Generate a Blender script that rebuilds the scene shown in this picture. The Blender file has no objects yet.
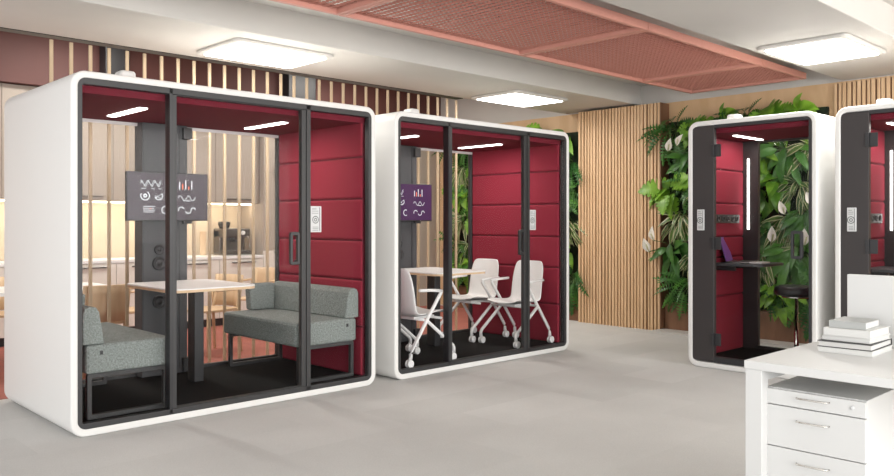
import bpy, bmesh, math, random
from mathutils import Vector, Matrix
random.seed(7)
S = bpy.context.scene
COL = S.collection
PI = math.pi
FZ = .062
FL = -.014          # floor level

# ------------------------------------------------------------ camera
YAW, FPX, HZ, HC = math.radians(46.0937), 793.243, 222.422, 1.342
cd = bpy.data.cameras.new('camera'); cam = bpy.data.objects.new('camera', cd); COL.objects.link(cam)
cd.sensor_width = 36; cd.lens = FPX / 894 * 36
cd.shift_y = -(238 - HZ) / 894
cam.location = (0, 0, HC)
cam.rotation_euler = (PI / 2, 0, YAW - PI / 2)
cd.clip_start = .05
S.camera = cam

# ------------------------------------------------------------ light
S.view_settings.view_transform = 'Standard'; S.view_settings.look = 'None'
S.view_settings.exposure = 0.55; S.view_settings.gamma = 1; S.view_settings.use_curve_mapping = False
w = bpy.data.worlds.new('daylight'); S.world = w; w.use_nodes = True
bg = w.node_tree.nodes['Background']; bg.inputs[0].default_value = (.975, .985, 1, 1); bg.inputs[1].default_value = 1.38

def area(name, loc, rot, sx, sy, power, col=(1, 1, 1)):
    l = bpy.data.lights.new(name, 'AREA'); l.shape = 'RECTANGLE'; l.size = sx; l.size_y = sy
    l.energy = power; l.color = col
    o = bpy.data.objects.new(name, l); COL.objects.link(o); o.location = loc; o.rotation_euler = rot
    return o
# daylight from the window wall on the right-hand side of the office
area('window_daylight', (3.5, -3.6, 1.7), (PI / 2, 0, 0), 11, 2.6, 360, (1, .985, .96))

# ------------------------------------------------------------ materials
def mat(name, col, rough=.5, metal=0, emis=None, es=0, noise=0, nscale=40, bump=0, spec=.5, detail=3):
    m = bpy.data.materials.new(name); m.use_nodes = True
    nt = m.node_tree; b = nt.nodes['Principled BSDF']
    b.inputs['Base Color'].default_value = (*col, 1); b.inputs['Roughness'].default_value = rough
    b.inputs['Metallic'].default_value = metal; b.inputs['Specular IOR Level'].default_value = spec
    if emis: b.inputs['Emission Color'].default_value = (*emis, 1); b.inputs['Emission Strength'].default_value = es
    if noise or bump:
        tc = nt.nodes.new('ShaderNodeTexCoord'); nz = nt.nodes.new('ShaderNodeTexNoise')
        nz.inputs['Scale'].default_value = nscale; nz.inputs['Detail'].default_value = detail
        nt.links.new(tc.outputs['Object'], nz.inputs['Vector'])
        if noise:
            r = nt.nodes.new('ShaderNodeValToRGB')
            r.color_ramp.elements[0].position = .3; r.color_ramp.elements[1].position = .7
            r.color_ramp.elements[0].color = (*[c * (1 - noise) for c in col], 1)
            r.color_ramp.elements[1].color = (*[min(1, c * (1 + noise)) for c in col], 1)
            nt.links.new(nz.outputs['Fac'], r.inputs['Fac']); nt.links.new(r.outputs['Color'], b.inputs['Base Color'])
        if bump:
            bp = nt.nodes.new('ShaderNodeBump'); bp.inputs['Strength'].default_value = bump; bp.inputs['Distance'].default_value = .01
            nt.links.new(nz.outputs['Fac'], bp.inputs['Height']); nt.links.new(bp.outputs['Normal'], b.inputs['Normal'])
    return m

def wood(name, c1, c2, scale=(3, 3, .5), rough=.55):
    m = mat(name, c1, rough); nt = m.node_tree; b = nt.nodes['Principled BSDF']
    tc = nt.nodes.new('ShaderNodeTexCoord'); mp = nt.nodes.new('ShaderNodeMapping'); mp.inputs['Scale'].default_value = scale
    nz = nt.nodes.new('ShaderNodeTexNoise'); nz.inputs['Scale'].default_value = 6; nz.inputs['Detail'].default_value = 5; nz.inputs['Distortion'].default_value = .6
    r = nt.nodes.new('ShaderNodeValToRGB'); r.color_ramp.elements[0].color = (*c1, 1); r.color_ramp.elements[1].color = (*c2, 1)
    r.color_ramp.elements[0].position = .3; r.color_ramp.elements[1].position = .7
    L = nt.links.new
    L(tc.outputs['Object'], mp.inputs[0]); L(mp.outputs[0], nz.inputs['Vector']); L(nz.outputs['Fac'], r.inputs[0]); L(r.outputs[0], b.inputs['Base Color'])
    return m

def carpet():
    m = mat('grey_carpet_tiles', (.4, .4, .4), .95, spec=.2); nt = m.node_tree; b = nt.nodes['Principled BSDF']; L = nt.links.new
    tc = nt.nodes.new('ShaderNodeTexCoord')
    br = nt.nodes.new('ShaderNodeTexBrick'); br.offset = 0.5; br.inputs['Scale'].default_value = 1
    br.inputs['Brick Width'].default_value = 1.0; br.inputs['Row Height'].default_value = .5; br.inputs['Mortar Size'].default_value = .0
    br.inputs['Color1'].default_value = (.545, .540, .525, 1); br.inputs['Color2'].default_value = (.59, .583, .568, 1); br.inputs['Bias'].default_value = 0
    L(tc.outputs['Object'], br.inputs['Vector'])
    nz = nt.nodes.new('ShaderNodeTexNoise'); nz.inputs['Scale'].default_value = 1.3; nz.inputs['Detail'].default_value = 6
    L(tc.outputs['Object'], nz.inputs['Vector'])
    n2 = nt.nodes.new('ShaderNodeTexNoise'); n2.inputs['Scale'].default_value = 160; L(tc.outputs['Object'], n2.inputs['Vector'])
    mr = nt.nodes.new('ShaderNodeMapRange'); mr.inputs['To Min'].default_value = .88; mr.inputs['To Max'].default_value = 1.12
    L(nz.outputs['Fac'], mr.inputs['Value'])
    m2 = nt.nodes.new('ShaderNodeMapRange'); m2.inputs['To Min'].default_value = .85; m2.inputs['To Max'].default_value = 1.15
    L(n2.outputs['Fac'], m2.inputs['Value'])
    mu = nt.nodes.new('ShaderNodeMath'); mu.operation = 'MULTIPLY'; L(mr.outputs[0], mu.inputs[0]); L(m2.outputs[0], mu.inputs[1])
    vm = nt.nodes.new('ShaderNodeVectorMath'); vm.operation = 'SCALE'; L(br.outputs['Color'], vm.inputs[0]); L(mu.outputs[0], vm.inputs['Scale'])
    L(vm.outputs[0], b.inputs['Base Color'])
    bp = nt.nodes.new('ShaderNodeBump'); bp.inputs['Strength'].default_value = .3; bp.inputs['Distance'].default_value = .004
    L(n2.outputs['Fac'], bp.inputs['Height']); L(bp.outputs['Normal'], b.inputs['Normal'])
    return m

def brick(name, c1, c2, cm, bw, rh):
    m = mat(name, c1, .7); nt = m.node_tree; b = nt.nodes['Principled BSDF']; L = nt.links.new
    tc = nt.nodes.new('ShaderNodeTexCoord'); br = nt.nodes.new('ShaderNodeTexBrick')
    br.inputs['Scale'].default_value = 1; br.inputs['Brick Width'].default_value = bw; br.inputs['Row Height'].default_value = rh
    br.inputs['Mortar Size'].default_value = .006
    for k, c in (('Color1', c1), ('Color2', c2), ('Mortar', cm)): br.inputs[k].default_value = (*c, 1)
    L(tc.outputs['Object'], br.inputs['Vector']); L(br.outputs['Color'], b.inputs['Base Color'])
    return m

def glass(name, tint=(1, 1, 1), refl=.4):
    m = bpy.data.materials.new(name); m.use_nodes = True; nt = m.node_tree; nt.nodes.clear(); L = nt.links.new
    o = nt.nodes.new('ShaderNodeOutputMaterial'); mx = nt.nodes.new('ShaderNodeMixShader')
    t = nt.nodes.new('ShaderNodeBsdfTransparent'); t.inputs[0].default_value = (*tint, 1)
    g = nt.nodes.new('ShaderNodeBsdfGlossy'); g.inputs['Roughness'].default_value = 0; g.inputs[0].default_value = (refl, refl, refl, 1)
    f = nt.nodes.new('ShaderNodeLayerWeight'); f.inputs['Blend'].default_value = .5
    pw = nt.nodes.new('ShaderNodeMath'); pw.operation = 'POWER'; pw.inputs[1].default_value = 4
    ma = nt.nodes.new('ShaderNodeMath'); ma.operation = 'MULTIPLY_ADD'; ma.inputs[1].default_value = .25; ma.inputs[2].default_value = .006
    L(f.outputs['Facing'], pw.inputs[0]); L(pw.outputs[0], ma.inputs[0]); L(ma.outputs[0], mx.inputs[0]); L(t.outputs[0], mx.inputs[1]); L(g.outputs[0], mx.inputs[2]); L(mx.outputs[0], o.inputs[0])
    return m

def leafmat(name, c1, c2, rough=.4):
    m = mat(name, c1, rough, noise=.0); nt = m.node_tree; b = nt.nodes['Principled BSDF']; L = nt.links.new
    tc = nt.nodes.new('ShaderNodeTexCoord'); nz = nt.nodes.new('ShaderNodeTexNoise'); nz.inputs['Scale'].default_value = 7
    oi = nt.nodes.new('ShaderNodeObjectInfo'); ad = nt.nodes.new('ShaderNodeMath'); ad.operation = 'MULTIPLY_ADD'
    L(tc.outputs['Object'], nz.inputs['Vector'])
    L(oi.outputs['Random'], ad.inputs[0]); ad.inputs[1].default_value = .3; L(nz.outputs['Fac'], ad.inputs[2])
    r = nt.nodes.new('ShaderNodeValToRGB'); r.color_ramp.elements[0].color = (*c1, 1); r.color_ramp.elements[1].color = (*c2, 1)
    r.color_ramp.elements[0].position = .45; r.color_ramp.elements[1].position = .85
    L(ad.outputs[0], r.inputs[0]); L(r.outputs[0], b.inputs['Base Color'])
    b.inputs['Subsurface Weight'].default_value = 0
    tr = nt.nodes.new('ShaderNodeBsdfTranslucent'); L(r.outputs[0], tr.inputs[0])
    mx = nt.nodes.new('ShaderNodeMixShader'); mx.inputs[0].default_value = .12
    L(b.outputs[0], mx.inputs[1]); L(tr.outputs[0], mx.inputs[2]); L(mx.outputs[0], nt.nodes['Material Output'].inputs[0])
    return m

M = dict(
 white=mat('white_lacquer', (.78, .775, .76), .45),
 shell=mat('white_pod_shell', (.76, .755, .735), .5),
 dark=mat('anthracite_frame', (.032, .032, .033), .45),
 black=mat('black_metal', (.022, .022, .024), .4),
 column=mat('dark_grey_column', (.055, .057, .061), .55),
 booth_dark=mat('black_brown_front', (.035, .030, .030), .5),
 red=mat('crimson_upholstery', (.26, .024, .044), .8, noise=.12, nscale=90, spec=.2),
 seam=mat('crimson_seam', (.10, .008, .018), .9),
 redceil=mat('crimson_ceiling_felt', (.15, .016, .028), .9, noise=.1, nscale=60, spec=.1),
 mat_floor=mat('black_carpet', (.018, .018, .018), .95, noise=.3, nscale=150, spec=.1),
 fabric=mat('grey_green_tweed', (.225, .25, .238), .95, noise=.28, nscale=85, bump=.5, detail=2, spec=.1),
 led=mat('led_light', (1, 1, 1), .5, emis=(1, .97, .92), es=7),
 panel_light=mat('ceiling_panel_light', (1, 1, 1), .5, emis=(1, .985, .96), es=4.5),
 warm_led=mat('warm_led', (1, 1, 1), .5, emis=(1, .82, .58), es=6),
 plaster=mat('white_ceiling_plaster', (.55, .53, .50), .6, noise=.02, nscale=2),
 plaster2=mat('grey_white_plaster', (.54, .52, .49), .6, noise=.03, nscale=1.5),
 redwall=mat('terracotta_red_wall', (.105, .036, .030), .6, noise=.06, nscale=2),
 kitchen_up=mat('taupe_cabinet', (.40, .345, .29), .5),
 kitchen_low=mat('cream_cabinet', (.70, .66, .60), .45),
 splash=mat('beige_backsplash', (.68, .585, .46), .45, noise=.05, nscale=4),
 handle=mat('dark_steel_handle', (.12, .11, .10), .35, .7),
 steel=mat('brushed_steel', (.17, .16, .15), .3, .9),
 chrome=mat('chrome', (.75, .72, .68), .15, 1),
 redmetal=mat('coral_mesh_metal', (.58, .27, .215), .5),
 redfloor=brick('terracotta_floor_tile', (.40, .125, .09), (.34, .105, .08), (.27, .09, .07), .5, .25),
 carpet=carpet(),
 oak=wood('light_oak', (.60, .42, .25), (.72, .54, .35), (2, 2, .3)),
 batten=wood('pale_batten_wood', (.50, .37, .235), (.60, .46, .31), (3, 3, .4)),
 panelwood=wood('maple_wall_panel', (.60, .39, .21), (.70, .48, .285), (.8, .8, .25)),
 slat=wood('slat_wood', (.58, .38, .21), (.72, .50, .30), (6, 3, .2)),
 slatdark=mat('slat_backing', (.16, .08, .04), .8),
 planter=wood('brown_planter_wood', (.15, .07, .035), (.23, .115, .06), (1.5, 1.5, .4)),
 moss=mat('dark_moss', (.012, .022, .008), .95, noise=.5, nscale=14, bump=1),
 glass=glass('clear_glass'),
 screen=mat('dark_screen', (.028, .020, .028), .4, emis=(.35, .27, .33), es=.05),
 screen2=mat('purple_screen', (.04, .02, .05), .25, emis=(.20, .06, .26), es=.10),
 graph=mat('pale_graphics', (.45, .47, .5), .5, emis=(.8, .85, .88), es=.25),
 graph_red=mat('red_graphics', (.5, .1, .05), .5, emis=(.9, .25, .12), es=.45),
 desk_white=mat('desk_white_laminate', (.63, .63, .62), .4), paper=mat('paper_pages', (.62, .61, .59), .8), 
 cover_w=mat('white_book_cover', (.66, .66, .64), .5), cover_g=mat('grey_book_cover', (.40, .41, .40), .5), cover_b=mat('black_book_cover', (.03, .03, .03), .5),
 tag=mat('pale_grey_plate', (.62, .63, .63), .4),
 tagd=mat('dark_plate_marks', (.08, .09, .09), .5),
 leafA=leafmat('bright_leaf', (.07, .20, .015), (.27, .52, .05)),
 leafB=leafmat('deep_leaf', (.025, .10, .018), (.085, .25, .035)),
 leafC=leafmat('olive_leaf', (.03, .09, .02), (.14, .24, .05)),
 cream=leafmat('cream_margin', (.45, .45, .24), (.62, .60, .38)),
 spathe=mat('white_spathe', (.80, .77, .70), .5),
 stem=mat('plant_stem', (.09, .15, .04), .6),
 wchair=mat('white_plastic', (.80, .80, .79), .4),
 purple=mat('laptop_purple_screen', (.08, .03, .12), .3, emis=(.22, .08, .32), es=.15),
)

# ------------------------------------------------------------ mesh helpers
def nb(): return bmesh.new()
def bx(bm, x0, x1, y0, y1, z0, z1, mi=0):
    v = [bm.verts.new((x, y, z)) for x in (x0, x1) for y in (y0, y1) for z in (z0, z1)]
    fs = []
    for f in ((0, 1, 3, 2), (4, 6, 7, 5), (0, 4, 5, 1), (2, 3, 7, 6), (0, 2, 6, 4), (1, 5, 7, 3)):
        q = bm.faces.new([v[i] for i in f]); q.material_index = mi; fs.append(q)
    return v
def tube(bm, pts, r, n=8, caps=True, r2=None, mi=0):
    pts = [Vector(p) for p in pts]; rings = []
    for i, p in enumerate(pts):
        d = (pts[min(i + 1, len(pts) - 1)] - pts[max(i - 1, 0)]).normalized()
        up = Vector((0, 0, 1)) if abs(d.z) < .95 else Vector((1, 0, 0))
        a = d.cross(up).normalized(); b = d.cross(a)
        rr = r if r2 is None else r + (r2 - r) * i / max(1, len(pts) - 1)
        rings.append([bm.verts.new(p + (a * math.cos(2 * PI * k / n) + b * math.sin(2 * PI * k / n)) * rr) for k in range(n)])
    for i in range(len(rings) - 1):
        for k in range(n):
            f = bm.faces.new((rings[i][k], rings[i][(k + 1) % n], rings[i + 1][(k + 1) % n], rings[i + 1][k])); f.smooth = True; f.material_index = mi
    if caps:
        for q in (rings[0][::-1], rings[-1]):
            f = bm.faces.new(q); f.material_index = mi
def lathe(bm, prof, c=(0, 0, 0), n=24):
    rings = []
    for r, z in prof:
        rings.append([bm.verts.new((c[0] + max(r, .0005) * math.cos(2 * PI * k / n), c[1] + max(r, .0005) * math.sin(2 * PI * k / n), c[2] + z)) for k in range(n)])
    for i in range(len(rings) - 1):
        for k in range(n):
            f = bm.faces.new((rings[i][k], rings[i][(k + 1) % n], rings[i + 1][(k + 1) % n], rings[i + 1][k])); f.smooth = True
    bm.faces.new(rings[0][::-1]); bm.faces.new(rings[-1])
def rr(x0, x1, z0, z1, r, n=8):
    pts = []
    for cx, cz, a0 in ((x1 - r, z1 - r, 0), (x0 + r, z1 - r, 90), (x0 + r, z0 + r, 180), (x1 - r, z0 + r, 270)):
        for k in range(n + 1):
            a = math.radians(a0 + 90 * k / n); pts.append((cx + r * math.cos(a), cz + r * math.sin(a)))
    return pts
def ringxz(bm, outer, inner, y0, y1, smooth=True):
    n = len(outer)
    V = [[bm.verts.new((p[0], y, p[1])) for p in loop] for loop, y in ((outer, y0), (inner, y0), (outer, y1), (inner, y1))]
    for k in range(n):
        j = (k + 1) % n
        for a, b in ((0, 1), (1, 3), (3, 2), (2, 0)):
            f = bm.faces.new((V[a][k], V[b][k], V[b][j], V[a][j]))
            if (a, b) in ((2, 0), (1, 3)): f.smooth = smooth
def plate(bm, pts, z0, z1):           # polygon in xy extruded in z
    a = [bm.verts.new((p[0], p[1], z0)) for p in pts]; b = [bm.verts.new((p[0], p[1], z1)) for p in pts]
    bm.faces.new(a[::-1]); bm.faces.new(b)
    for k in range(len(pts)):
        j = (k + 1) % len(pts); bm.faces.new((a[k], a[j], b[j], b[k]))
def obj(name, bm, mats, parent=None, bevel=0, seg=2, sub=0, solid=0):
    bmesh.ops.recalc_face_normals(bm, faces=bm.faces)
    me = bpy.data.meshes.new(name); bm.to_mesh(me); bm.free()
    o = bpy.data.objects.new(name, me); COL.objects.link(o)
    for m in (mats if isinstance(mats, (list, tuple)) else [mats]): me.materials.append(m)
    if solid:
        s = o.modifiers.new('solid', 'SOLIDIFY'); s.thickness = solid; s.offset = 0
    if sub:
        s = o.modifiers.new('sub', 'SUBSURF'); s.levels = sub; s.render_levels = sub
    if bevel:
        b = o.modifiers.new('bevel', 'BEVEL'); b.width = bevel; b.segments = seg; b.limit_method = 'ANGLE'; b.angle_limit = math.radians(50)
    if parent: o.parent = parent
    return o
def box(name, b, m, parent=None, bevel=0, seg=2):
    bm = nb(); bx(bm, *b); return obj(name, bm, m, parent, bevel, seg)
def thing(name, label, cat, loc=(0, 0, 0), rz=0, group=None):
    o = bpy.data.objects.new(name, None); COL.objects.link(o); o.location = loc; o.rotation_euler = (0, 0, rz)
    o.empty_display_size = .1
    o['label'] = label; o['category'] = cat
    if group: o['group'] = group
    return o
def tag(o, label, cat, group=None):
    o['label'] = label; o['category'] = cat
    if group: o['group'] = group
    return o
def struct(name, bm, m, parent=None, bevel=0):
    o = obj(name, bm, m, parent, bevel)
    if not parent: o['kind'] = 'structure'
    return o
def sbox(name, b, m, parent=None, bevel=0):
    bm = nb(); bx(bm, *b); return struct(name, bm, m, parent, bevel)
def dup(root, loc, rz=None, label=None):
    kids = {}
    for o in list(COL.objects):
        if o.parent: kids.setdefault(o.parent, []).append(o)
    def cp(o, par):
        c = o.copy(); COL.objects.link(c); c.parent = par
        for k in kids.get(o, []): cp(k, c)
        return c
    r = cp(root, None); r.location = loc
    if rz is not None: r.rotation_euler = (0, 0, rz)
    if label: r['label'] = label
    return r

# ------------------------------------------------------------ room shell
sbox('floor', (-2.5, 9.3, -3.0, 10.4, -.1, FL), M['carpet'])
sbox('floor_red_tiles', (-2.5, 8.9, 6.74, 10.1, FL, FL + .004), M['redfloor'])
XW = 9.0; ZS = 2.87; ZR = 3.12
bm = nb()                                     # ceiling: high plates
bx(bm, -2.5, 9.3, 3.21, 5.70, ZR, ZR + .2)
bx(bm, -2.5, 9.3, -3.0, 2.16, ZR, ZR + .2)
bx(bm, -2.5, 9.3, 6.9005, 10.4, 3.55, 3.75)
struct('ceiling', bm, M['plaster'])
sbox('ceiling_soffit_over_lounge', (-2.5, 9.0, 5.70, 6.90, ZS, 3.75), M['plaster2'], bevel=.01)
sbox('ceiling_soffit_over_desks', (-2.5, 9.0, 2.16, 3.21, ZS, ZR + .2), M['plaster2'], bevel=.01)
sbox('wall_back', (-2.5, 9.3, 10.12, 10.3, FL, 3.75), M['splash'])
sbox('wall_red_bulkhead', (-2.5, 9.0, 9.5, 10.12, 2.87, 3.55), M['redwall'])
bm = nb(); bx(bm, XW, 9.3, -3.0, 10.4, 2.86, 3.75); struct('wall_right_upper_band', bm, M['plaster'])
bm = nb(); bx(bm, XW, 9.3, -3.0, 10.4, FL, 2.86); struct('wall_right', bm, M['panelwood'])
bm = nb()
bx(bm, 6.30, 9.0, 9.52, 10.12, FL, 2.87); struct('wall_niche', bm, M['kitchen_up'])
# thin pale kerb along the planted wall
sbox('trim_1', (8.62, 8.86, 3.3, 5.30, FL, .012), M['plaster'])

# black strip standing in for the shadow gap between soffit and battens
r0 = box('shadow_gap_strip', (-1.0, 7.0, 6.985, 7.10, 2.885, 2.94), M['black']); tag(r0, 'black strip drawn as the shadow gap above the wooden battens', 'shadow gap')

# ducts between battens and red wall
d = box('service_duct', (3.50, 3.78, 9.30, 9.495, 2.875, 3.5), M['black'], bevel=.01); tag(d, 'dark grey service duct on the red wall, above the left end of the first pod', 'duct')
d = box('service_duct', (5.95, 6.40, 9.30, 9.495, 2.875, 3.5), M['black'], bevel=.01); tag(d, 'dark grey service duct on the red wall, above the right end of the first pod', 'duct')

# slatted wood panels
def slat_panel(name, y0, y1, x, z1, label, pitch=.0485, w_=.031, wide=()):
    t = thing(name, label, 'wall panel', (x, (y0 + y1) / 2, 0), group='slatted timber wall panels')
    yo = (y0 + y1) / 2
    box('backing_board', (.022, XW - x - .002, y0 - yo, y1 - yo, FL, z1), M['slatdark'], t)
    bm = nb(); y = y0; k = 0; rnd = random.Random(3)
    while y < y1 - .01:
        ww = w_ * rnd.uniform(.8, 1.2)
        bx(bm, 0, .0225, y - yo, min(y + ww, y1) - yo, FL, z1); y += pitch * rnd.uniform(.92, 1.08); k += 1
    obj('slats', bm, M['slat'], t)
    return t
slat_panel('slatted_wood_panel', 5.295, 6.55, 8.78, 2.84, 'tall slatted wood panel standing between the two planted walls, behind the gap between the pods')
slat_panel('slatted_wood_panel', -1.0, 3.27, 8.955, 2.84, 'slatted wood wall panel above and behind the right phone booth', wide=())
box('end_board', (0, .2, -.012, 0, FL, 2.84), M['planter'], [o for o in COL.objects if o.name == 'slatted_wood_panel'][0]).location = (.003, -.629, 0)

# fill lights added to brighten the red wall, unseen behind the lower soffit
for xx in (3.2, 6.6):
    t = thing('added_kitchen_fill_light', 'added unseen fill light in the kitchen recess above the soffit, %s end' % ('left' if xx < 5 else 'right'), 'ceiling light', (xx, 8.35, 3.55))
    bm = nb(); plate(bm, rr(-.6, .6, -.3, .3, .04, 4), -.05, -.001); obj('housing', bm, M['plaster'], t)
    bm = nb(); plate(bm, rr(-.56, .56, -.26, .26, .03, 4), -.056, -.0502); obj('diffuser', bm, M['panel_light'], t)
    l = bpy.data.lights.new('kitchen_fill_glow', 'AREA'); l.shape = 'RECTANGLE'; l.size = 1.1; l.size_y = .5; l.energy = 34; l.color = (1, .95, .88)
    o = bpy.data.objects.new('kitchen_fill_lamp', l); COL.objects.link(o); o.parent = t; o.location = (0, 0, -.062)
# free-standing vertical battens
bt0 = None
for i in range(31):
    x = 2.207 + .1577 * i
    if bt0 is None:
        bm = nb(); bx(bm, -.015, .015, -.009, .009, FL + .004, 2.865); bt0 = obj('wooden_batten', bm, M['batten'], bevel=.004); b = bt0
    else:
        b = bt0.copy(); COL.objects.link(b)
    b.location = (x, 7.045, 0)
    where = 'behind the left meeting pod' if x < 4.3 else 'behind the second meeting pod'
    tag(b, 'pale wooden batten ' + where + ', one of an even row', 'batten', 'wooden battens ' + where)

# ------------------------------------------------------------ coral mesh ceiling
def mesh_ceiling(x0, x1, label):
    y0, y1, z = 3.49, 4.86, 2.90
    t = thing('mesh_ceiling_panel', label, 'ceiling panel', ((x0 + x1) / 2, (y0 + y1) / 2, z), group='coral red mesh ceiling panels')
    hx, hy = (x1 - x0) / 2, (y1 - y0) / 2
    bm = nb(); f = .035
    bx(bm, -hx, hx, -hy, -hy + f, -.005, .06); bx(bm, -hx, hx, hy - f, hy, -.005, .06)
    bx(bm, -hx, -hx + f, -hy + f, hy - f, -.005, .05); bx(bm, hx - f, hx, -hy + f, hy - f, -.005, .05)
    obj('frame', bm, M['redmetal'], t)
    # expanded metal: zigzag strands forming diamonds
    bm = nb(); p = .062; q = .043; w_ = .010; th = .012
    ys = -hy + f
    rows = int((2 * hy - 2 * f) / q) + 1
    cols = int((2 * hx - 2 * f) / p) + 1
    for r in range(rows):
        yb = ys + r * q
        if yb + q > hy - .01: break
        for s in (0, 1):
            prev = None
            for c in range(cols * 2 + 1):
                xx = -hx + f + c * p / 2
                if xx > hx - f: break
                up = (c % 2) ^ s
                yy = yb + (q - .004 if up else .004)
                zz = .022 + (0.012 if s else 0)
                cur = (xx, yy, zz)
                if prev:
                    a = [bm.verts.new((px, py + dy, pz + dz)) for (px, py, pz) in (prev, cur) for dy, dz in ((-w_ / 2, 0), (w_ / 2, th))]
                    bm.faces.new((a[0], a[2], a[3], a[1]))
                prev = cur
    obj('metal_mesh', bm, M['redmetal'], t)
    bm = nb()
    tube(bm, [(0, 0, .034), (0, 0, ZR - z)], .004, 6)
    obj('hanger_rod', bm, M['black'], t)
mesh_ceiling(1.44, 3.54, 'coral mesh ceiling panel nearest the camera, at the top edge of the view')
mesh_ceiling(3.55, 5.61, 'coral mesh ceiling panel second from the camera, over the second meeting pod')
mesh_ceiling(5.62, 7.68, 'coral mesh ceiling panel third from the camera, over the aisle')
mesh_ceiling(7.69, 8.76, 'short coral mesh ceiling panel next to the wood wall above the plants')

def ceiling_lamp(x, y, label, sx=.9, sy=.66):
    t = thing('ceiling_light', label, 'ceiling light', (x, y, ZS), group='flat square ceiling lights')
    bm = nb()
    o1 = rr(-sx / 2 - .05, sx / 2 + .05, -sy / 2 - .05, sy / 2 + .05, .06, 5); 
    plate(bm, o1, -.032, 0)
    obj('housing', bm, M['plaster'], t, bevel=.012)
    bm = nb(); plate(bm, rr(-sx / 2, sx / 2, -sy / 2, sy / 2, .05, 5), -.0376, -.0322); obj('diffuser', bm, M['panel_light'], t)
    l = bpy.data.lights.new('ceiling_light_glow', 'AREA'); l.shape = 'RECTANGLE'; l.size = sx; l.size_y = sy; l.energy = 16; l.color = (1, .97, .92)
    o = bpy.data.objects.new('lamp', l); COL.objects.link(o); o.parent = t; o.location = (0, 0, -.045)
    return t
ceiling_lamp(3.78, 6.28, 'square flush ceiling light over the left meeting pod')
ceiling_lamp(7.38, 6.38, 'square flush ceiling light past the second meeting pod, nearest the slatted panel')
ceiling_lamp(7.22, 2.74, 'square flush ceiling light over the phone booths on the right')

# ------------------------------------------------------------ pods
def D(o, l): o['label'] = l; return o
def shell(W, H, Dp, root, wall=.045):
    bm = nb(); ringxz(bm, rr(0, W, FL + .002, H, .095), rr(wall, W - wall, .038, H - wall, .055), 0, Dp)
    obj('shell', bm, M['shell'], root, bevel=.012, seg=3)
def plate_display(root, x, z, w_=.105, h=.205, y=-.012):
    bm = nb(); bx(bm, x, x + w_, y, y + .011, z, z + h); f = obj('door_sign', bm, M['tag'], root, bevel=.004); D(f, 'pale grey sign with a circle and small lines')
    bm = nb(); yy = y - .0015; q = y + .001
    cx, cz = x + w_ * .45, z + h * .48
    for r0_, r1_ in ((.030, .024), (.014, .008)):
        n = 18
        for k in range(n):
            a, b = 2 * PI * k / n, 2 * PI * (k + 1) / n
            bm.faces.new([bm.verts.new((cx + r * math.cos(t), yy, cz + r * math.sin(t))) for r, t in ((r0_, a), (r1_, a), (r1_, b), (r0_, b))])
    bx(bm, x + w_ * .80, x + w_ * .84, yy, q, z + .01, z + h - .01)
    bx(bm, x + w_ * .15, x + w_ * .7, yy, q, z + h * .80, z + h * .815)
    bx(bm, x + w_ * .15, x + w_ * .7, yy, q, z + h * .72, z + h * .735)
    bx(bm, x + w_ * .15, x + w_ * .55, yy, q, z + h * .88, z + h * .90)
    for k in range(3): bx(bm, x + w_ * .2, x + w_ * .7, yy, q, z + h * (.07 + .06 * k), z + h * (.085 + .06 * k))
    obj('printed_marks', bm, M['tagd'], f)
def handle_loop(root, x, z0, z1, y=-.05, mir=1, w_=.085):
    bm = nb(); a, b = (x, x + w_)
    pts = rr(a, b, z0, z1, .02, 4)
    inn = rr(a + .022, b - .022, z0 + .025, z1 - .025, .006, 4)
    ringxz(bm, pts, inn, y, y + .028)
    tube(bm, [(x + w_ * .8, y + .02, z0 + .03), (x + w_ * .8, 0, z0 + .03)], .008)
    tube(bm, [(x + w_ * .8, y + .02, z1 - .03), (x + w_ * .8, 0, z1 - .03)], .008)
    return obj('handle', bm, M['black'], root, bevel=.003)
def padded_wall(name, root, x0, x1, y0, y1, z0, z1, seams, mat_='red'):
    # padded panels stacked between seams; the bulge faces the inside
    zs = [z0] + list(seams) + [z1]
    w_ = box(name, (x0 + .012, x1 - .012, y0, y1, z0, z1), M['seam'], root)
    for a, b in zip(zs[:-1], zs[1:]):
        box('padded_panel', (x0, x1, y0, y1, a + .004, b - .004), M[mat_], w_, bevel=.020, seg=4)
    return w_
def led_bar(root, x0, x1, y0, y1, z, power=4):
    bm = nb(); bx(bm, x0 - .012, x1 + .012, y0 - .012, y1 + .012, z + .004, z + .03); f = obj('light_bar', bm, M['dark'], root, bevel=.004)
    bm = nb(); bx(bm, x0, x1, y0, y1, z - .004, z + .006); obj('diffuser', bm, M['led'], f)
    l = bpy.data.lights.new('bar_glow', 'AREA'); l.shape = 'RECTANGLE'; l.size = x1 - x0; l.size_y = y1 - y0; l.energy = power; l.color = (1, .95, .88)
    o = bpy.data.objects.new('bar_lamp', l); COL.objects.link(o); o.parent = f; o.location = ((x0 + x1) / 2, (y0 + y1) / 2, z - .01)
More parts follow.
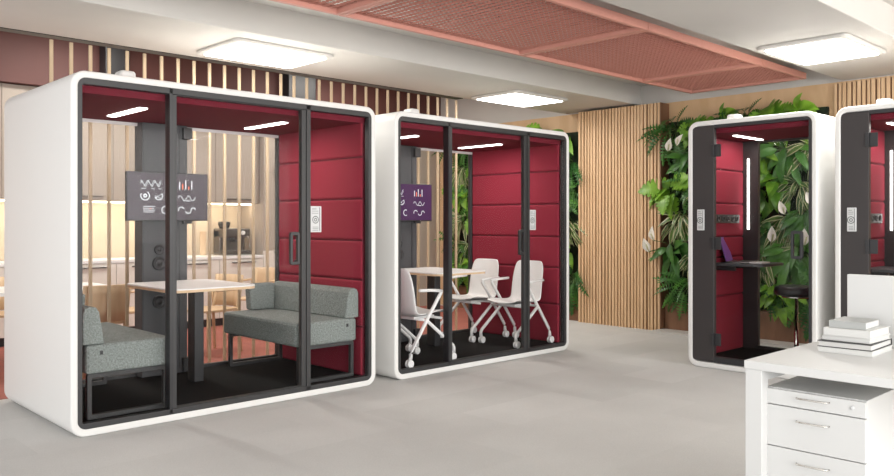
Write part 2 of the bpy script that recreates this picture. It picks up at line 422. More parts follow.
def meeting_pod(loc, label):
    W, H, Dp = 2.428, 2.3, 1.43
    r = thing('meeting_pod', label, 'office pod', loc, group='white framed glass meeting pods')
    shell(W, H, Dp, r)
    iz0, iz1 = .055, 2.25
    # linings
    padded_wall('side_lining', r, .046, .094, .075, Dp - .07, iz0, 2.19, (.47, .86, 1.19, 1.54, 1.89))
    padded_wall('side_lining', r, W - .094, W - .046, .075, Dp - .07, iz0, 2.19, (.47, .86, 1.19, 1.54, 1.89))
    box('ceiling_lining', (.05, W - .05, .075, Dp - .07, 2.17, 2.245), M['redceil'], r)
    box('floor_mat', (.05, W - .05, .075, Dp - .02, .040, FZ - .001), M['mat_floor'], r)
    # front frame
    bm = nb(); ringxz(bm, rr(.043, W - .043, .034, 2.257, .05), rr(.073, W - .073, .072, 2.215, .012), .004, .06)
    obj('front_frame', bm, M['dark'], r, bevel=.004)
    bm = nb(); bx(bm, .642, .664, .004, .075, .045, 2.25); obj('mullion', bm, M['black'], r)
    bm = nb(); bx(bm, 1.745, 1.781, .004, .075, .045, 2.25); obj('mullion', bm, M['dark'], r)
    for nm, a, b in (('fixed_glass', .073, .642), ('fixed_glass', 1.781, W - .073)):
        g = box(nm, (a, b, .028, .036, .072, 2.215), M['glass'], r); D(g, 'clear fixed front pane')
    # door
    dr = obj('door', (lambda bm: (ringxz(bm, rr(.666, 1.743, .074, 2.213, .004, 1), rr(.695, 1.704, .080, 2.209, .004, 1), .010, .055), bm)[1])(nb()), M['dark'], r, bevel=.003)
    D(dr, 'framed glass door'); box('door_glass', (.695, 1.704, .028, .036, .080, 2.209), M['glass'], dr)
    handle_loop(dr, 1.565, 1.02, 1.27)
    plate_display(r, 1.785, 1.265, y=.014)
    # back
    bm = nb(); ringxz(bm, rr(.046, W - .046, .045, 2.255, .05), rr(.095, W - .095, .085, 2.165, .01), Dp - .065, Dp - .01)
    obj('back_frame', bm, M['dark'], r)
    box('back_header', (.097, W - .097, Dp - .08, Dp - .066, 2.142, 2.168), M['white'], r)
    for a, b in ((.095, .985), (1.37, W - .095)):
        g = box('back_glass', (a, b, Dp - .04, Dp - .032, .085, 2.165), M['glass'], r); D(g, 'clear rear pane')
    c = box('technical_column', (.98, 1.375, Dp - .17, Dp - .02, .062, 2.168), M['column'], r, bevel=.006)
    bm = nb()
    bx(bm, .984, .992, Dp - .174, Dp - .168, .1, 2.16); bx(bm, 1.30, 1.308, Dp - .174, Dp - .168, .1, 2.16)
    obj('column_edge_trim', bm, M['black'], c)
    for za, zb in ((2.05, 2.15), (1.33, 1.42), (.075, .19)):
        box('cable_box', (1.325, 1.405, Dp - .205, Dp - .12, za, zb), M['dark'], c, .006)
    for z, rad in ((1.115, .042), (1.00, .058), (.68, .056)):
        bm = nb(); lathe(bm, [(rad, 0), (rad, .014), (rad * .8, .016), (rad * .72, .010), (rad * .3, .010), (rad * .25, .018), (0, .018)], n=20)
        bmesh.ops.rotate(bm, verts=bm.verts, matrix=Matrix.Rotation(PI / 2, 3, 'X'))
        bmesh.ops.translate(bm, verts=bm.verts, vec=(1.125, Dp - .17, z))
        obj('power_socket', bm, M['black'], c)
    for xx in (.62, 1.80): led_bar(r, xx, xx + .06, .45, 1.05, 2.163, 5)
    for xx in (.41,):
        bm = nb(); plate(bm, rr(xx, xx + .11, .25, .38, .03, 4), H - .001, H + .085); v = obj('roof_vent', bm, M['white'], r, bevel=.02, seg=3)
    return r
P1 = meeting_pod((1.736, 5.18, 0), 'white framed glass meeting pod with grey sofas inside, nearest on the left')
P2 = dup(P1, (4.368, 5.18, 0), label='white framed glass meeting pod with white wheeled chairs inside, second from left')

def booth(loc, rz, label):
    W, H, Dp = 1.19, 2.29, 1.03
    r = thing('phone_booth', label, 'phone booth', loc, rz, group='white framed phone booths')
    shell(W, H, Dp, r)
    padded_wall('side_lining', r, .046, .08, .06, Dp - .05, .055, 2.17, (.62, 1.0, 1.2, 1.53, 1.86))
    padded_wall('side_lining', r, W - .08, W - .046, .06, Dp - .05, .055, 2.17, (.62, 1.0, 1.2, 1.53, 1.86))
    box('ceiling_lining', (.05, W - .05, .06, Dp - .04, 2.17, 2.24), M['redceil'], r)
    box('floor_mat', (.05, W - .05, .06, Dp - .02, .040, FZ - .001), M['mat_floor'], r)
    f = box('front_panel', (.045, .262, .004, .055, .05, 2.24), M['booth_dark'], r, bevel=.006); D(f, 'solid black-brown front panel')
    plate_display(r, .098, 1.268, w_=.072, h=.195, y=-.008)
    bm = nb(); bx(bm, .262, W - .045, .006, .05, 2.215, 2.245); bx(bm, .262, W - .045, .006, .05, .045, .10); bx(bm, W - .070, W - .045, .006, .05, .10, 2.215)
    obj('front_frame', bm, M['black'], r)
    dr = box('glass_door', (.268, W - .072, .024, .033, .105, 2.212), M['glass'], r)
    for z in (.20, 1.09, 1.95):
        bm = nb(); bx(bm, .235, .265, -.008, .006, z, z + .115); bx(bm, .262, .325, .010, .023, z, z + .115); obj('hinge', bm, M['black'], dr, bevel=.003)
    handle_loop(dr, .985, 1.03, 1.27, y=-.04, w_=.10)
    # back
    bm = nb(); bx(bm, .046, .235, Dp - .06, Dp - .01, .06, 2.2); bx(bm, .235, W - .046, Dp - .06, Dp - .01, 2.15, 2.2); bx(bm, .235, W - .046, Dp - .06, Dp - .01, .06, .09); bx(bm, W - .08, W - .046, Dp - .06, Dp - .01, .09, 2.15)
    bk = obj('back_panel', bm, M['booth_dark'], r); D(bk, 'dark rear panel beside the back glass')
    g = box('back_glass', (.235, W - .08, Dp - .04, Dp - .032, .09, 2.15), M['glass'], r)
    bm = nb(); bx(bm, .128, .145, Dp - .068, Dp - .058, 1.27, 1.99); obj('vertical_light_strip', bm, M['led'], r)
    # socket strip in side lining
    s = box('socket_strip', (.078, .096, .36, .86, 1.335, 1.42), M['black'], r, bevel=.004)
    for k in range(5):
        bm = nb(); lathe(bm, [(.026, 0), (.026, .004), (.018, .004), (.018, -.001)], n=14); bmesh.ops.rotate(bm, verts=bm.verts, matrix=Matrix.Rotation(PI / 2, 3, 'Y')); bmesh.ops.translate(bm, verts=bm.verts, vec=(.096, .42 + .095 * k, 1.378))
        obj('socket', bm, M['column'], s)
    # desk shelf fixed to the side wall
    bm = nb(); plate(bm, [(.08, .30), (.50, .30), (.56, .36), (.56, .82), (.50, .88), (.08, .88)], .925, .95); sh = obj('desk_shelf', bm, M['column'], r, bevel=.004)
    for ya in (.34, .81): box('bracket', (.08, .30, ya, ya + .03, .88, .9248), M['black'], sh)
    led_bar(r, .30, .34, .30, .86, 2.163, 2.5)
    bm = nb(); plate(bm, rr(.18, .30, .40, .52, .03, 4), H - .001, H + .095); obj('roof_vent', bm, M['white'], r, bevel=.018, seg=3)
    return r
B1 = booth((6.87, 3.84, 0), -PI / 2, 'white framed phone booth with laptop and stool inside, left of the two booths')
B2 = dup(B1, (6.87, 2.507, 0), label='white framed phone booth cut by the right picture edge, behind the desk')

# ------------------------------------------------------------ pod contents
def sofa(loc, sx, label):
    t = thing('sofa', label, 'sofa', loc, group='grey sofas in the left pod')
    def b_(x0, x1, y0, y1, z0, z1, name, bev=.02, m='fabric', par=None):
        a, b = sorted((sx * x0, sx * x1)); return box(name, (a, b, y0, y1, z0, z1), M[m], par or t, bev)
    b_(.02, .61, 0, 1.17, .297, .487, 'seat', .022)
    # backrest: tapered profile, rounded top
    prof = [(0, .27), (0, .66), (.015, .695), (.045, .708), (.085, .70), (.105, .67), (.135, .46), (.14, .455), (.0201, .27)]
    prof = [(0, .489), (0, .69), (.015, .722), (.045, .735), (.085, .727), (.105, .697), (.138, .489)]
    bm = nb(); ringA = [bm.verts.new((sx * p[0], 0.0, p[1])) for p in prof]; ringB = [bm.verts.new((sx * p[0], 1.17, p[1])) for p in prof]
    bm.faces.new(ringA); bm.faces.new(ringB)
    for k in range(len(prof)): f = bm.faces.new((ringA[k], ringA[(k + 1) % len(prof)], ringB[(k + 1) % len(prof)], ringB[k]))
    obj('backrest', bm, M['fabric'], t, bevel=.008)
    # wing at the far end, seen from the front as a tapered slab
    bm = nb(); P = [(.139, .489), (.139, .727), (.40, .727), (.385, .489)]
    A = [bm.verts.new((sx * p[0], 1.07, p[1])) for p in P]; B = [bm.verts.new((sx * p[0], 1.17, p[1])) for p in P]
    bm.faces.new(A); bm.faces.new(B)
    for k in range(4): bm.faces.new((A[k], A[(k + 1) % 4], B[(k + 1) % 4], B[k]))
    obj('side_wing', bm, M['fabric'], t, bevel=.018)
    for y in (.02, 1.11):
        bm = nb()
        x0, x1 = sorted((sx * .035, sx * .575)); 
        ringxz(bm, rr(x0, x1, 0, .2965, .012, 3), rr(x0 + .03, x1 - .03, .03, .2665, .008, 3), y, y + .035)
        obj('sled_leg', bm, M['dark'], t, bevel=.003)
    a, b = sorted((sx * .108, sx * .126)); tg = box('label_tag', (a, b, -.004, .002, .42, .445), M['black'], t)
    return t
sofa((4.062, 5.285, FZ), -1, 'grey-green tweed sofa against the right red wall of the left pod')
sofa((1.845, 5.285, FZ), 1, 'grey-green tweed sofa along the left side of the left pod')

def table(loc, label):
    t = thing('meeting_table', label, 'table', loc, group='light meeting tables on a black leg')
    bm = nb(); plate(bm, rr(-.37, .345, -.39, .49, .10, 7), .784, .794); tp = obj('tabletop', bm, M['white'], t); D(tp, 'white top surface')
    bm = nb(); plate(bm, rr(-.369, .344, -.389, .489, .10, 7), .765, .7838); obj('plywood_edge', bm, M['oak'], tp)
    bm = nb(); bx(bm, .045, .125, .10, .22, .0, .765); l = obj('leg', bm, M['black'], t, bevel=.004)
    return t
table((2.905, 5.88, FZ), 'light table on a black leg between the two grey sofas')
table((2.905 + 2.632, 5.88, FZ), 'light table on a black leg among the white wheeled chairs')

def monitor(loc, smat, label, bright):
    t = thing('wall_screen', label, 'monitor', loc)
    box('bezel', (-.35, .35, 0, .035, 0, .40), M['black'], t, bevel=.004)
    box('display', (-.342, .342, -.003, .001, .012, .392), M[smat], t)
    bm = nb(); y = -.0045
    def bar(x0, x1, z0, z1, mi=0): bx(bm, x0, x1, y, -.0028, z0, z1, mi)
    def poly(pts, w_=.005):
        for (xa, za), (xb, zb) in zip(pts[:-1], pts[1:]):
            dx, dz = xb - xa, zb - za; L = math.hypot(dx, dz); nx, nz = -dz / L * w_ / 2, dx / L * w_ / 2
            bm.faces.new([bm.verts.new((px, y, pz)) for px, pz in ((xa + nx, za + nz), (xb + nx, zb + nz), (xb - nx, zb - nz), (xa - nx, za - nz))])
    def arc(cx, cz, r, a0, a1, w_=.008):
        n = 16; poly([(cx + r * math.cos(math.radians(a0 + (a1 - a0) * k / n)), cz + r * math.sin(math.radians(a0 + (a1 - a0) * k / n))) for k in range(n + 1)], w_)
    rnd = random.Random(5)
    # top left wave charts
    for off in (0, .012):
        poly([(-.24 + .011 * k, .30 + off + .022 * math.sin(k * 1.25 + off * 60)) for k in range(17)], .004)
    bar(-.235, -.19, .262, .266); bar(-.15, -.12, .262, .266); bar(-.09, -.06, .262, .266)
    # gauges
    arc(-.20, .205, .036, 150, 420); arc(-.20, .205, .012, 0, 360, .012); arc(-.085, .205, .032, 190, 400)
    poly([(-.11, .19), (-.06, .222)], .004); poly([(-.12, .21), (-.07, .185)], .004)
    for k in range(4): bar(-.215, -.115 - .01 * (k % 2), .115 - .015 * k, .120 - .015 * k)
    bar(-.16, -.148, .097, .104, 1)
    arc(-.03, .09, .03, 60, 300)
    # bar chart on the right
    for k, h in enumerate((.06, .045, .078, .025, .075)): bar(.09 + .027 * k, .099 + .027 * k, .265, .265 + h, 1 if k in (1, 3) else 0)
    poly([(.08 + .013 * k, .19 + .022 * math.sin(k * 1.1)) for k in range(13)], .005)
    arc(.11, .09, .026, 20, 200); arc(.17, .09, .026, 200, 380); arc(.215, .09, .02, 0, 180)
    bar(.15, .19, .165, .172)
    obj('display_graphics', bm, [M['graph'], M['graph_red']], t)
    box('wall_bracket', (-.12, .12, .034, .06, .10, .30), M['black'], t)
    return t
monitor((2.905, 6.355, 1.355), 'screen', 'wide dark screen with charts on the column of the left pod', 1)
monitor((2.905 + 2.632, 6.355, 1.355), 'screen2', 'purple-lit screen with charts on the column of the second pod', 1)

# ---- white swivel-free meeting chairs on castors
def wheel_chair(loc, rz, label):
    t = thing('wheeled_chair', label, 'chair', loc, rz, group='white wheeled chairs in the second pod')
    prof = [(.235, .435), (.215, .452), (.15, .458), (.05, .445), (-.05, .432), (-.13, .432), (-.175, .452), (-.20, .50), (-.218, .58), (-.235, .68), (-.255, .78), (-.272, .85), (-.277, .868)]
    wid = [.19, .21, .218, .222, .222, .220, .215, .212, .212, .212, .205, .185, .15]
    bm = nb(); rows = []; n = 8
    for i, ((x, z), hw) in enumerate(zip(prof, wid)):
        row = []
        for k in range(n + 1):
            s = -1 + 2 * k / n
            back = min(1, max(0, (i - 5) / 3)); fr = 1 - back
            row.append(bm.verts.new((x + back * .035 * s * s, s * hw, z + fr * .022 * s * s)))
        rows.append(row)
    for a, b in zip(rows[:-1], rows[1:]):
        for k in range(n): f = bm.faces.new((a[k], a[k + 1], b[k + 1], b[k])); f.smooth = True
    obj('seat_shell', bm, M['wchair'], t, solid=.014, sub=1)
    bm = nb(); tube(bm, [(.12, -.235, .405), (.12, .235, .405)], .012); tube(bm, [(-.10, -.235, .405), (-.10, .235, .405)], .012)
    bx(bm, -.12, .14, -.12, .12, .40, .425); obj('seat_frame', bm, M['wchair'], t)
    for s in (-1, 1):
        y = .245 * s
        bm = nb(); tube(bm, [(-.275, y, .075), (-.275, y, .12), (-.265, y, .15), (-.05, y, .44), (.10, y, .635), (.105, y, .65)], .0165, 8)
        tube(bm, [(.115, y, .655), (-.03, y, .668), (-.17, y, .672)], .014, 8)
        obj('rear_leg_and_armrest', bm, M['wchair'], t)
        bm = nb(); tube(bm, [(-.085, y, .405), (.255, y, .145), (.27, y, .12), (.27, y, .075)], .0165, 8)
        obj('front_leg', bm, M['wchair'], t)
        for x in (-.275, .27):
            bm = nb()
            for dy in (-.022, .010):
                lo = len(bm.verts)
                lathe(bm, [(.030, 0), (.036, .004), (.036, .014), (.030, .018)], n=16)
                vs = list(bm.verts)[lo:]
                bmesh.ops.rotate(bm, verts=vs, matrix=Matrix.Rotation(-PI / 2, 3, 'X'))
                bmesh.ops.translate(bm, verts=vs, vec=(x - .012, y + dy + .0, .037))
            bx(bm, x - .022, x + .006, y - .006, y + .006, .03, .09)
            obj('castor', bm, M['wchair'], t)
    return t
C1 = wheel_chair((6.36, 5.565, FZ), PI, 'white wheeled chair nearest the right front corner of the second pod')
dup(C1, (6.315, 6.16, FZ), PI + .02, 'white wheeled chair behind another, at the right rear of the second pod')
dup(C1, (4.875, 5.50, FZ), .03, 'white wheeled chair at the left front of the second pod, facing the table')
dup(C1, (4.92, 6.16, FZ), 0, 'white wheeled chair hidden behind the left front one, only castor and leg showing')

# ------------------------------------------------------------ kitchen
ky = 9.5
def base_unit(x0, x1, label):
    t = thing('kitchen_base_cabinet', label, 'cabinet', ((x0 + x1) / 2, ky, 0), group='cream kitchen base cabinets')
    h = (x1 - x0) / 2
    box('body', (-h, h, .02, .6, .09, .86), M['kitchen_low'], t); box('plinth', (-h, h, .07, .58, FL + .004, .09), M['black'], t)
    d_ = box('door', (-h + .003, h - .003, 0, .0195, .095, .855), M['kitchen_low'], t, bevel=.002)
    box('handle', (-h * .45, h * .62, -.025, 0, .805, .820), M['handle'], d_)
def upper_unit(x0, x1, label):
    t = thing('kitchen_wall_cabinet', label, 'cabinet', ((x0 + x1) / 2, ky + .1, 1.6), group='taupe kitchen wall cabinets')
    h = (x1 - x0) / 2
    box('body', (-h, h, .02, .51, 0, 1.265), M['kitchen_up'], t)
    d_ = box('door', (-h + .003, h - .003, 0, .0195, .004, 1.26), M['kitchen_up'], t, bevel=.002)
    box('handle', (-h * .5, h * .6, -.022, 0, .045, .058), M['handle'], d_)
    return t
xs = [1.9, 2.5, 3.1, 3.7, 4.38, 5.03, 5.68]
names = ['far left', 'left', 'seen past the left sofa', 'behind the left end of the screen', 'behind the pod column', 'below the coffee machine']
for (a, b, n_) in zip(xs[:-1], xs[1:], names):
    base_unit(a, b, 'cream kitchen base cabinet ' + n_ + ' with long dark handle'); upper_unit(a, b, 'taupe wall cabinet ' + n_.replace('below', 'above') + ' over the lit backsplash')
t = box('kitchen_worktop', (1.9, 5.678, ky - .01, ky + .6, .862, .90), M['white'], bevel=.004); tag(t, 'pale worktop running along the whole kitchen', 'worktop')
t = thing('tall_kitchen_cabinet', 'tall taupe kitchen cabinet at the right end of the worktop', 'cabinet', (5.99, ky, 0))
box('body', (-.308, .305, .02, .6, FL + .004, 2.86), M['kitchen_up'], t)
for z0, z1 in ((.10, .955), (.965, 2.02), (2.03, 2.85)):
    dd = box('door', (-.305, .302, 0, .0195, z0, z1), M['kitchen_up'] if z0 > .5 else M['kitchen_low'], t, bevel=.002)
    box('handle', (-.15, .18, -.022, 0, z1 - .03 if z0 < 1.5 else z0 + .02, (z1 - .03 if z0 < 1.5 else z0 + .02) + .014), M['handle'], dd)
t = thing('under_cabinet_light', 'warm light strip glowing under the kitchen wall cabinets', 'light', (3.8, ky + .3, 1.58))
box('light_strip', (-1.88, 1.86, -.012, .012, 0, .018), M['warm_led'], t)
l = bpy.data.lights.new('strip_glow', 'AREA'); l.shape = 'RECTANGLE'; l.size = 3.7; l.size_y = .06; l.energy = 7; l.color = (1, .83, .60)
o = bpy.data.objects.new('strip_lamp', l); COL.objects.link(o); o.parent = t; o.location = (0, 0, -.006); o.rotation_euler = (math.radians(25), 0, 0)
# coffee machine
t = thing('coffee_machine', 'steel espresso machine with group head and bean hopper on the kitchen worktop', 'coffee machine', (5.37, ky + .3, .90))
bm = nb(); bx(bm, -.19, .19, -.02, .16, .02, .34); bx(bm, -.19, .19, -.16, .16, .24, .36); obj('body', bm, M['steel'], t, bevel=.015)
box('drip_tray', (-.19, .19, -.18, -.0201, .01, .065), M['steel'], t, bevel=.006)
bm = nb(); lathe(bm, [(.035, 0), (.035, .06), (.02, .06)], (-.03, -.09, .18), 14); tube(bm, [(-.03, -.12, .20), (-.03, -.22, .19)], .012); obj('group_head', bm, M['black'], t)
bm = nb(); lathe(bm, [(.06, 0), (.08, .05), (.08, .09), (0, .095)], (-.09, .04, .36), 16); obj('bean_hopper', bm, M['black'], t)
bm = nb(); tube(bm, [(.13, -.14, .30), (.16, -.19, .22), (.17, -.18, .10)], .008); obj('steam_wand', bm, M['chrome'], t)
bm = nb(); lathe(bm, [(.03, 0), (.03, .012), (0, .012)], n=16); bmesh.ops.rotate(bm, verts=bm.verts, matrix=Matrix.Rotation(PI / 2, 3, 'X')); bmesh.ops.translate(bm, verts=bm.verts, vec=(.08, -.16, .30)); obj('pressure_gauge', bm, M['white'], t)
t = box('wooden_board', (4.98, 5.06, ky + .42, ky + .44, .902, 1.22), M['oak'], bevel=.006); tag(t, 'small upright wooden board left of the coffee machine', 'cutting board')

# dining tables and wooden chairs between battens and kitchen
def wooden_chair(loc, rz, label):
    t = thing('wooden_chair', label, 'chair', loc, rz, group='light wooden chairs by the kitchen')
    bm = nb()
    for x, y in ((.19, -.19), (.19, .19)): tube(bm, [(x + .02, y * 1.08, 0), (x, y, .44)], .013, 8, r2=.018)
    f1 = obj('front_legs', bm, M['oak'], t)
    bm = nb()
    for y in (-.18, .18): tube(bm, [(-.24, y * 1.1, 0), (-.20, y, .44), (-.27, y * .95, .80)], .016, 8)
    obj('rear_legs', bm, M['oak'], t)
    bm = nb(); plate(bm, rr(-.215, .22, -.215, .215, .05, 5), .44, .465); obj('seat', bm, M['oak'], t, bevel=.006)
    bm = nb(); n = 8; rows = []
    for z, dx in ((.47, -.205), (.60, -.225), (.72, -.25), (.80, -.262)):
        rows.append([bm.verts.new((dx - .05 * (1 - (k / n * 2 - 1) ** 2), (k / n * 2 - 1) * .205, z)) for k in range(n + 1)])
    for a, b in zip(rows[:-1], rows[1:]):
        for k in range(n): f = bm.faces.new((a[k], a[k + 1], b[k + 1], b[k])); f.smooth = True
    obj('backrest', bm, M['oak'], t, solid=.014)
    bm = nb()
    for s in (-1, 1): tube(bm, [(-.215, .19 * s, .47), (-.20, .205 * s, .66)], .012); tube(bm, [(-.20, .205 * s, .66), (.12, .23 * s, .66)], .012)
    obj('armrests', bm, M['oak'], t)
    return t
t = thing('dining_table', 'light wooden dining table between the battens and the kitchen', 'table', (2.40, 7.95, FL + .004))
bm = nb(); plate(bm, rr(-.58, .58, -.4, .4, .04, 4), .715, .745); obj('tabletop', bm, M['white'], t)
for x in (-.53, .53):
    for y in (-.34, .34):
        bm = nb(); tube(bm, [(x * 1.02, y * 1.04, 0), (x, y, .715)], .02, 8, r2=.03); obj('leg', bm, M['oak'], t)
WC = wooden_chair((2.70, 7.40, FL + .004), PI / 2, 'wooden chair with curved back seen above the left sofa backrest')
for x, y, a, l_ in ((3.93, 7.62, PI + .25, 'wooden chair behind the table of the left pod, turned to the left'), (4.92, 8.35, PI + .5, 'wooden chair whose back shows just above the right sofa, farther back'), (3.25, 8.1, PI, 'wooden chair at the right end of the dining table, by the dark column'), (2.3, 8.62, -PI / 2, 'wooden chair on the kitchen side of the dining table')):
    dup(WC, (x, y, FL + .004), a, l_)

# ------------------------------------------------------------ booth contents
t = thing('laptop', 'open laptop with purple screen on the booth shelf', 'laptop', (7.46, 3.58, .952), -PI / 2 + .27)
box('keyboard_base', (-.12, .12, -.16, .16, 0, .014), M['steel'], t, bevel=.003)
bm = nb(); bx(bm, -.006, .0, -.15, .15, 0, .24); sc = obj('screen', bm, M['purple'], t); sc.location = (-.122, 0, .014); sc.rotation_euler = (0, -.28, 0)
bm = nb(); bx(bm, -.011, -.0065, -.152, .152, -.002, .242); sc = obj('lid', bm, M['black'], t); sc.location = (-.122, 0, .014); sc.rotation_euler = (0, -.28, 0)
t = tag(box('notebook', (7.30, 7.48, 3.32, 3.44, .9515, .966), M['paper']), 'small white notebook on the booth shelf beside the laptop', 'notebook')
t = thing('bar_stool', 'round black padded stool on a slim steel pole inside the booth', 'stool', (7.42, 3.045, FZ))
bm = nb(); lathe(bm, [(.14, .60), (.185, .61), (.20, .64), (.19, .68), (.15, .695), (0, .70)], n=28); obj('seat_cushion', bm, M['black'], t)
bm = nb(); lathe(bm, [(.13, .585), (.13, .5995)], n=24); obj('seat_ring', bm, M['chrome'], t)
bm = nb(); lathe(bm, [(.022, .012), (.022, .30), (.014, .30), (.014, .585)], n=14); obj('pole', bm, M['chrome'], t)
bm = nb(); lathe(bm, [(.17, 0), (.17, .008), (.03, .012)], n=28); obj('base', bm, M['black'], t)

# ------------------------------------------------------------ desk group
t = thing('office_desk', 'white office desk with panel leg in the lower right corner', 'desk', (3.343, 1.6, 0))
box('desktop', (0, .80, -1.7, 0, .703, .74), M['desk_white'], t, bevel=.003)
bm = nb(); bx(bm, .004, .07, -.078, -.004, FL, .703); obj('leg', bm, M['desk_white'], t, bevel=.003)
bm = nb(); bx(bm, .73, .796, -.078, -.004, FL, .703); obj('leg', bm, M['desk_white'], t, bevel=.003)
for xx in (.004, .73):
    bm = nb(); bx(bm, xx, xx + .066, -1.696, -1.622, FL, .703); obj('leg', bm, M['desk_white'], t, bevel=.003)
box('crossbar', (.07, .73, -.075, -.035, .655, .7025), M['desk_white'], t)
t = thing('desk_screen', 'white divider panel standing along the back edge of the desk', 'desk divider', (4.16, .8, .60))
box('panel', (0, .03, -.8, .66, .0, .485), M['desk_white'], t, bevel=.004)
bm = nb()
for y in (-.6, .5): bx(bm, -.0145, .0, y, y + .05, .02, .13)
obj('clamp', bm, M['steel'], t)
# pedestal
t = thing('drawer_pedestal', 'white three-drawer pedestal standing under the desk', 'drawer unit', (3.40, 1.328, FL))
W2 = .205
box('body', (.02, .56, -W2, W2, 0.06, .640), M['desk_white'], t, bevel=.002)
zs = [(.571, .636), (.392, .567), (.065, .388)]
for k, (a, b) in enumerate(zs):
    d_ = box('drawer', (0, .0195, -W2, W2, a, b), M['desk_white'], t, bevel=.002)
    bm = nb(); zc = (b - .033) if k else (a + b) / 2 + .010
    if k: zc = b - .052
    tube(bm, [(-.001, .067, zc), (-.020, .062, zc), (-.022, .0, zc), (-.020, -.062, zc), (-.001, -.067, zc)], .0035, 6)
    h_ = obj('handle', bm, M['chrome'], d_); D(h_, 'slim chrome pull')
bm = nb(); lathe(bm, [(.009, 0), (.009, .003), (0, .003)], n=14); bmesh.ops.rotate(bm, verts=bm.verts, matrix=Matrix.Rotation(-PI / 2, 3, 'Y')); bmesh.ops.translate(bm, verts=bm.verts, vec=(-.0005, -.155, .607)); obj('lock', bm, M['tag'], t)
for x in (.06, .50):
    for y in (-.16, .16):
        bm = nb(); lathe(bm, [(.024, -.01), (.028, -.004), (.028, .004), (.024, .01)], n=14); bmesh.ops.rotate(bm, verts=bm.verts, matrix=Matrix.Rotation(PI / 2, 3, 'X')); bmesh.ops.translate(bm, verts=bm.verts, vec=(x, y, .028)); bx(bm, x - .01, x + .01, y - .006, y + .006, .03, .0605); obj('castor', bm, M['black'], t)

def book(cx, cy, z, lx, ly, h, rz, cover, label):
    t = thing('book', label, 'book', (cx, cy, z), rz, group='books stacked on the desk')
    bm = nb(); c = .0035
    bx(bm, -lx / 2, lx / 2, -ly / 2, ly / 2, 0, c); bx(bm, -lx / 2, lx / 2, -ly / 2, ly / 2, h - c, h); bx(bm, -lx / 2, -lx / 2 + c, -ly / 2, ly / 2, c, h - c)
    obj('cover', bm, M[cover], t, bevel=.001)
    box('pages', (-lx / 2 + c + .0002, lx / 2 - .006, -ly / 2 + .005, ly / 2 - .005, c, h - c), M['paper'], t)
bz = .7405
books = [(.0, .0, .30, .235, .024, .02, 'cover_w', 'white book lying at the bottom of the stack on the desk'),
 (.0, .004, .30, .235, .029, .03, 'cover_b', 'white-paged book with black cover, second from the bottom of the stack'),
 (.01, .0, .26, .21, .021, -.03, 'cover_w', 'thin white book in the middle of the stack on the desk'),
 (.01, -.002, .265, .205, .036, .0, 'cover_w', 'thick white book second from the top of the stack'),
 (.0, .005, .21, .160, .033, .03, 'cover_g', 'small book with grey cover on top of the stack')]
for dx, dy, lx, ly, h, rz, cv, lb in books:
    book(3.965 + dx, 1.352 + dy, bz, lx, ly, h, rz + (PI if cv == 'cover_b' else 0), cv, lb); bz += h + .0005

# ------------------------------------------------------------ living walls
def leaf(bm, base, d, up, L, W, kind, mi, mi2=None, cup=.25, droop=.35):
    d = d.normalized(); side = d.cross(up).normalized(); nrm = side.cross(d).normalized()
    if kind == 'heart': prof = [(-.10, .62), (0, .90), (.18, 1.0), (.42, .92), (.68, .62), (.88, .26), (1, .02)]
    elif kind == 'split': prof = [(-.10, .60), (0, .92), (.10, 1.0), (.17, .62), (.20, 1.02), (.32, 1.04), (.38, .52), (.42, .96), (.54, .88), (.59, .42), (.63, .74), (.76, .54), (.80, .30), (.84, .38), (1, .02)]
    elif kind == 'fern':
        prof = [(0, .05)]
        for k in range(9):
            a = .06 + k * .1; wdt = math.sin(PI * min(1, (a + .12))) ** .6
            prof += [(a, .12), (a + .055, max(.08, wdt)), (a + .075, .12)]
        prof += [(1, .02)]
    else: prof = [(0, .08), (.15, .62), (.35, 1.0), (.55, .92), (.8, .5), (1, .02)]
    rows = []
    for t, w_ in prof:
        p = base + d * (t * L) - nrm * (droop * L * max(t, 0) ** 2) 
        hw = w_ * W / 2
        rows.append([bm.verts.new(p + side * (s * hw) + nrm * (abs(s) * cup * hw)) for s in (-1, -.66, 0, .66, 1)])
    for a, b in zip(rows[:-1], rows[1:]):
        for k in range(4):
            f = bm.faces.new((a[k], a[k + 1], b[k + 1], b[k])); f.smooth = True
            f.material_index = mi2 if (mi2 is not None and k in (0, 3)) else mi
def foliage(kind, seed, mats, n, R, Lr, Wr, leafkind, edge=False, droop=.35, spread=.9):
    rnd = random.Random(seed); bm = nb()
    for i in range(n):
        a = rnd.uniform(0, 2 * PI); e = rnd.uniform(.1, 1) ** .7 * spread
        out = Vector((-1, math.cos(a) * e * 1.5, math.sin(a) * e * 1.3 + .15)).normalized()
        p = out * R * rnd.uniform(.45, 1.0)
        p.x = max(-.34, p.x)
        # petiole
        mid = p * .5 + Vector((0, 0, .04))
        tube(bm, [(0, 0, 0), mid, p], .004, 4, False, mi=1)
        dirn = Vector((out.x * .45, out.y, out.z - rnd.uniform(.3, 1.1))).normalized()
        up = Vector((-1, rnd.uniform(-.4, .4), rnd.uniform(.2, .9)))
        leaf(bm, p, dirn, up, rnd.uniform(*Lr), rnd.uniform(*Wr), leafkind, 0, 2 if edge else None, droop=droop * rnd.uniform(.5, 1.3))
    return bm, mats
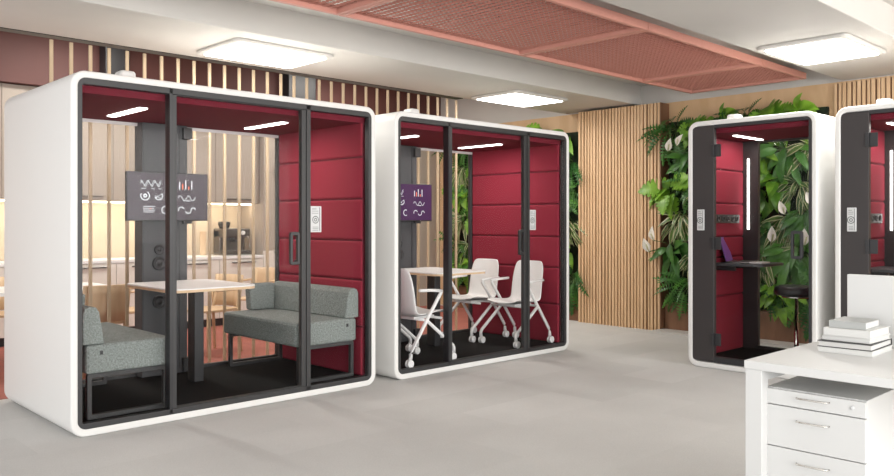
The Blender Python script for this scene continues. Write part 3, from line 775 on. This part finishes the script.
def spathes(seed, n, R):
    rnd = random.Random(seed); bm = nb()
    for i in range(n):
        a = rnd.uniform(.3, PI - .3); out = Vector((-1, math.cos(a) * .8, math.sin(a) * .7)).normalized(); p = out * R
        tube(bm, [(0, 0, 0), p * .5 + Vector((0, 0, .05)), p], .004, 4, False, mi=1)
        leaf(bm, p, Vector((-.2, rnd.uniform(-.4, .4), 1)), Vector((-1, rnd.uniform(-.6, .6), 0)), .16, .085, 'lance', 0, cup=.7, droop=.1)
        tube(bm, [p, p + Vector((-.02, 0, .08))], .008, 6, True, mi=2)
    return bm
KINDS = {
 'monstera': dict(mats=['leafA', 'stem'], n=14, R=.27, Lr=(.17, .25), Wr=(.15, .22), leafkind='split', droop=.3),
 'philodendron': dict(mats=['leafA', 'stem'], n=22, R=.25, Lr=(.13, .20), Wr=(.08, .12), leafkind='heart', droop=.35),
 'fern': dict(mats=['leafB', 'stem'], n=24, R=.20, Lr=(.26, .38), Wr=(.09, .13), leafkind='fern', droop=.5),
 'variegated_lily': dict(mats=['leafC', 'stem', 'cream'], n=38, R=.20, Lr=(.18, .28), Wr=(.045, .065), leafkind='lance', edge=True, droop=.5),
 'peace_lily': dict(mats=['leafB', 'stem'], n=24, R=.22, Lr=(.20, .30), Wr=(.075, .10), leafkind='lance', droop=.45),
}
DESC = {'monstera': 'broad split-leaf monstera', 'philodendron': 'heart-leaf philodendron', 'fern': 'dark feathery fern',
        'variegated_lily': 'narrow cream-edged plant', 'peace_lily': 'white-flowered peace lily'}
protos = {}
def plant(kind, y, z, x, wallname, rowtxt, seed, sc):
    key = (kind, seed % 3)
    nm = kind + '_plant'
    label = '%s, %s, %s' % (DESC[kind], rowtxt, wallname)
    if key not in protos:
        t = thing(nm, label, 'plant', (x, y, z), group='plants of the ' + wallname)
        kw = dict(KINDS[kind]); ms = [M[k] for k in kw.pop('mats')]
        bm, ms = foliage(kind, seed * 13 + 5, ms, **kw)
        obj('foliage', bm, ms, t)
        if kind == 'peace_lily': fl = obj('flowers', spathes(seed, 3, .36), [M['spathe'], M['stem'], M['cream']], t)
        protos[key] = t
    else:
        t = dup(protos[key], (x, y, z), label=label); t['group'] = 'plants of the ' + wallname
    t.rotation_euler = (random.uniform(-.5, .5), 0, 0); t.scale = (min(sc, 1), sc, sc)
seq = ['monstera', 'philodendron', 'fern', 'variegated_lily', 'peace_lily']
def living_wall(y0, y1, wallname, layout, z0=.54, dz=.39, dy=.35):
    ym = (y0 + y1) / 2
    t = thing('planter_box', 'long brown wooden planter at the foot of the ' + wallname, 'planter', (8.86, ym, 0), group='wall planters')
    h = (y1 - y0) / 2 - .01
    bm = nb(); bx(bm, 0, .02, -h, h, FL, .33); bx(bm, .02, .136, -h, h, FL, .27); bx(bm, .0, .02, -h, h, .3301, .335); obj('box', bm, M['planter'], t, bevel=.003)
    b = box('moss_backing', (8.94, 8.997, y0 + .02, y1 - .02, .34, 2.60), M['moss']); tag(b, 'dark moss backing board behind the plants of the ' + wallname, 'plant backing')
    nr = len(layout); s = 0
    for r, row in enumerate(layout):
        z = z0 + dz * (nr - 1 - r); n = len(row)
        for c, ch in enumerate(row):
            if ch == ' ': continue
            kind = {'m': 'monstera', 'p': 'philodendron', 'f': 'fern', 'v': 'variegated_lily', 'l': 'peace_lily'}[ch]
            y = y1 - .16 - (y1 - y0 - .3) * (c + (.5 if r % 2 else 0)) / (n - .5) + random.uniform(-.04, .04)
            s += 1
            ordn = ['top row', 'second row', 'third row', 'fourth row', 'fifth row', 'lowest row'][r if r < nr - 1 else 5]
            pos = '%s from left' % ['first', 'second', 'third', 'fourth', 'fifth', 'sixth', 'seventh', 'eighth'][c]
            plant(kind, y, z + random.uniform(-.04, .04), 8.93, wallname, ordn + ', ' + pos, s, random.uniform(.9, 1.15))
living_wall(3.32, 5.28, 'green wall behind the booths', ['fmpfmp', 'lmfplv', 'mfvlpv', 'vvflvl', 'lvflvl', 'fmffpf'])
living_wall(6.56, 9.15, 'green wall behind the second pod', ['ffpfmmp', 'vpmfpmf', 'pfvmvpf', 'vmfvfmv', 'fvpfvfp', 'pffmfvf'])
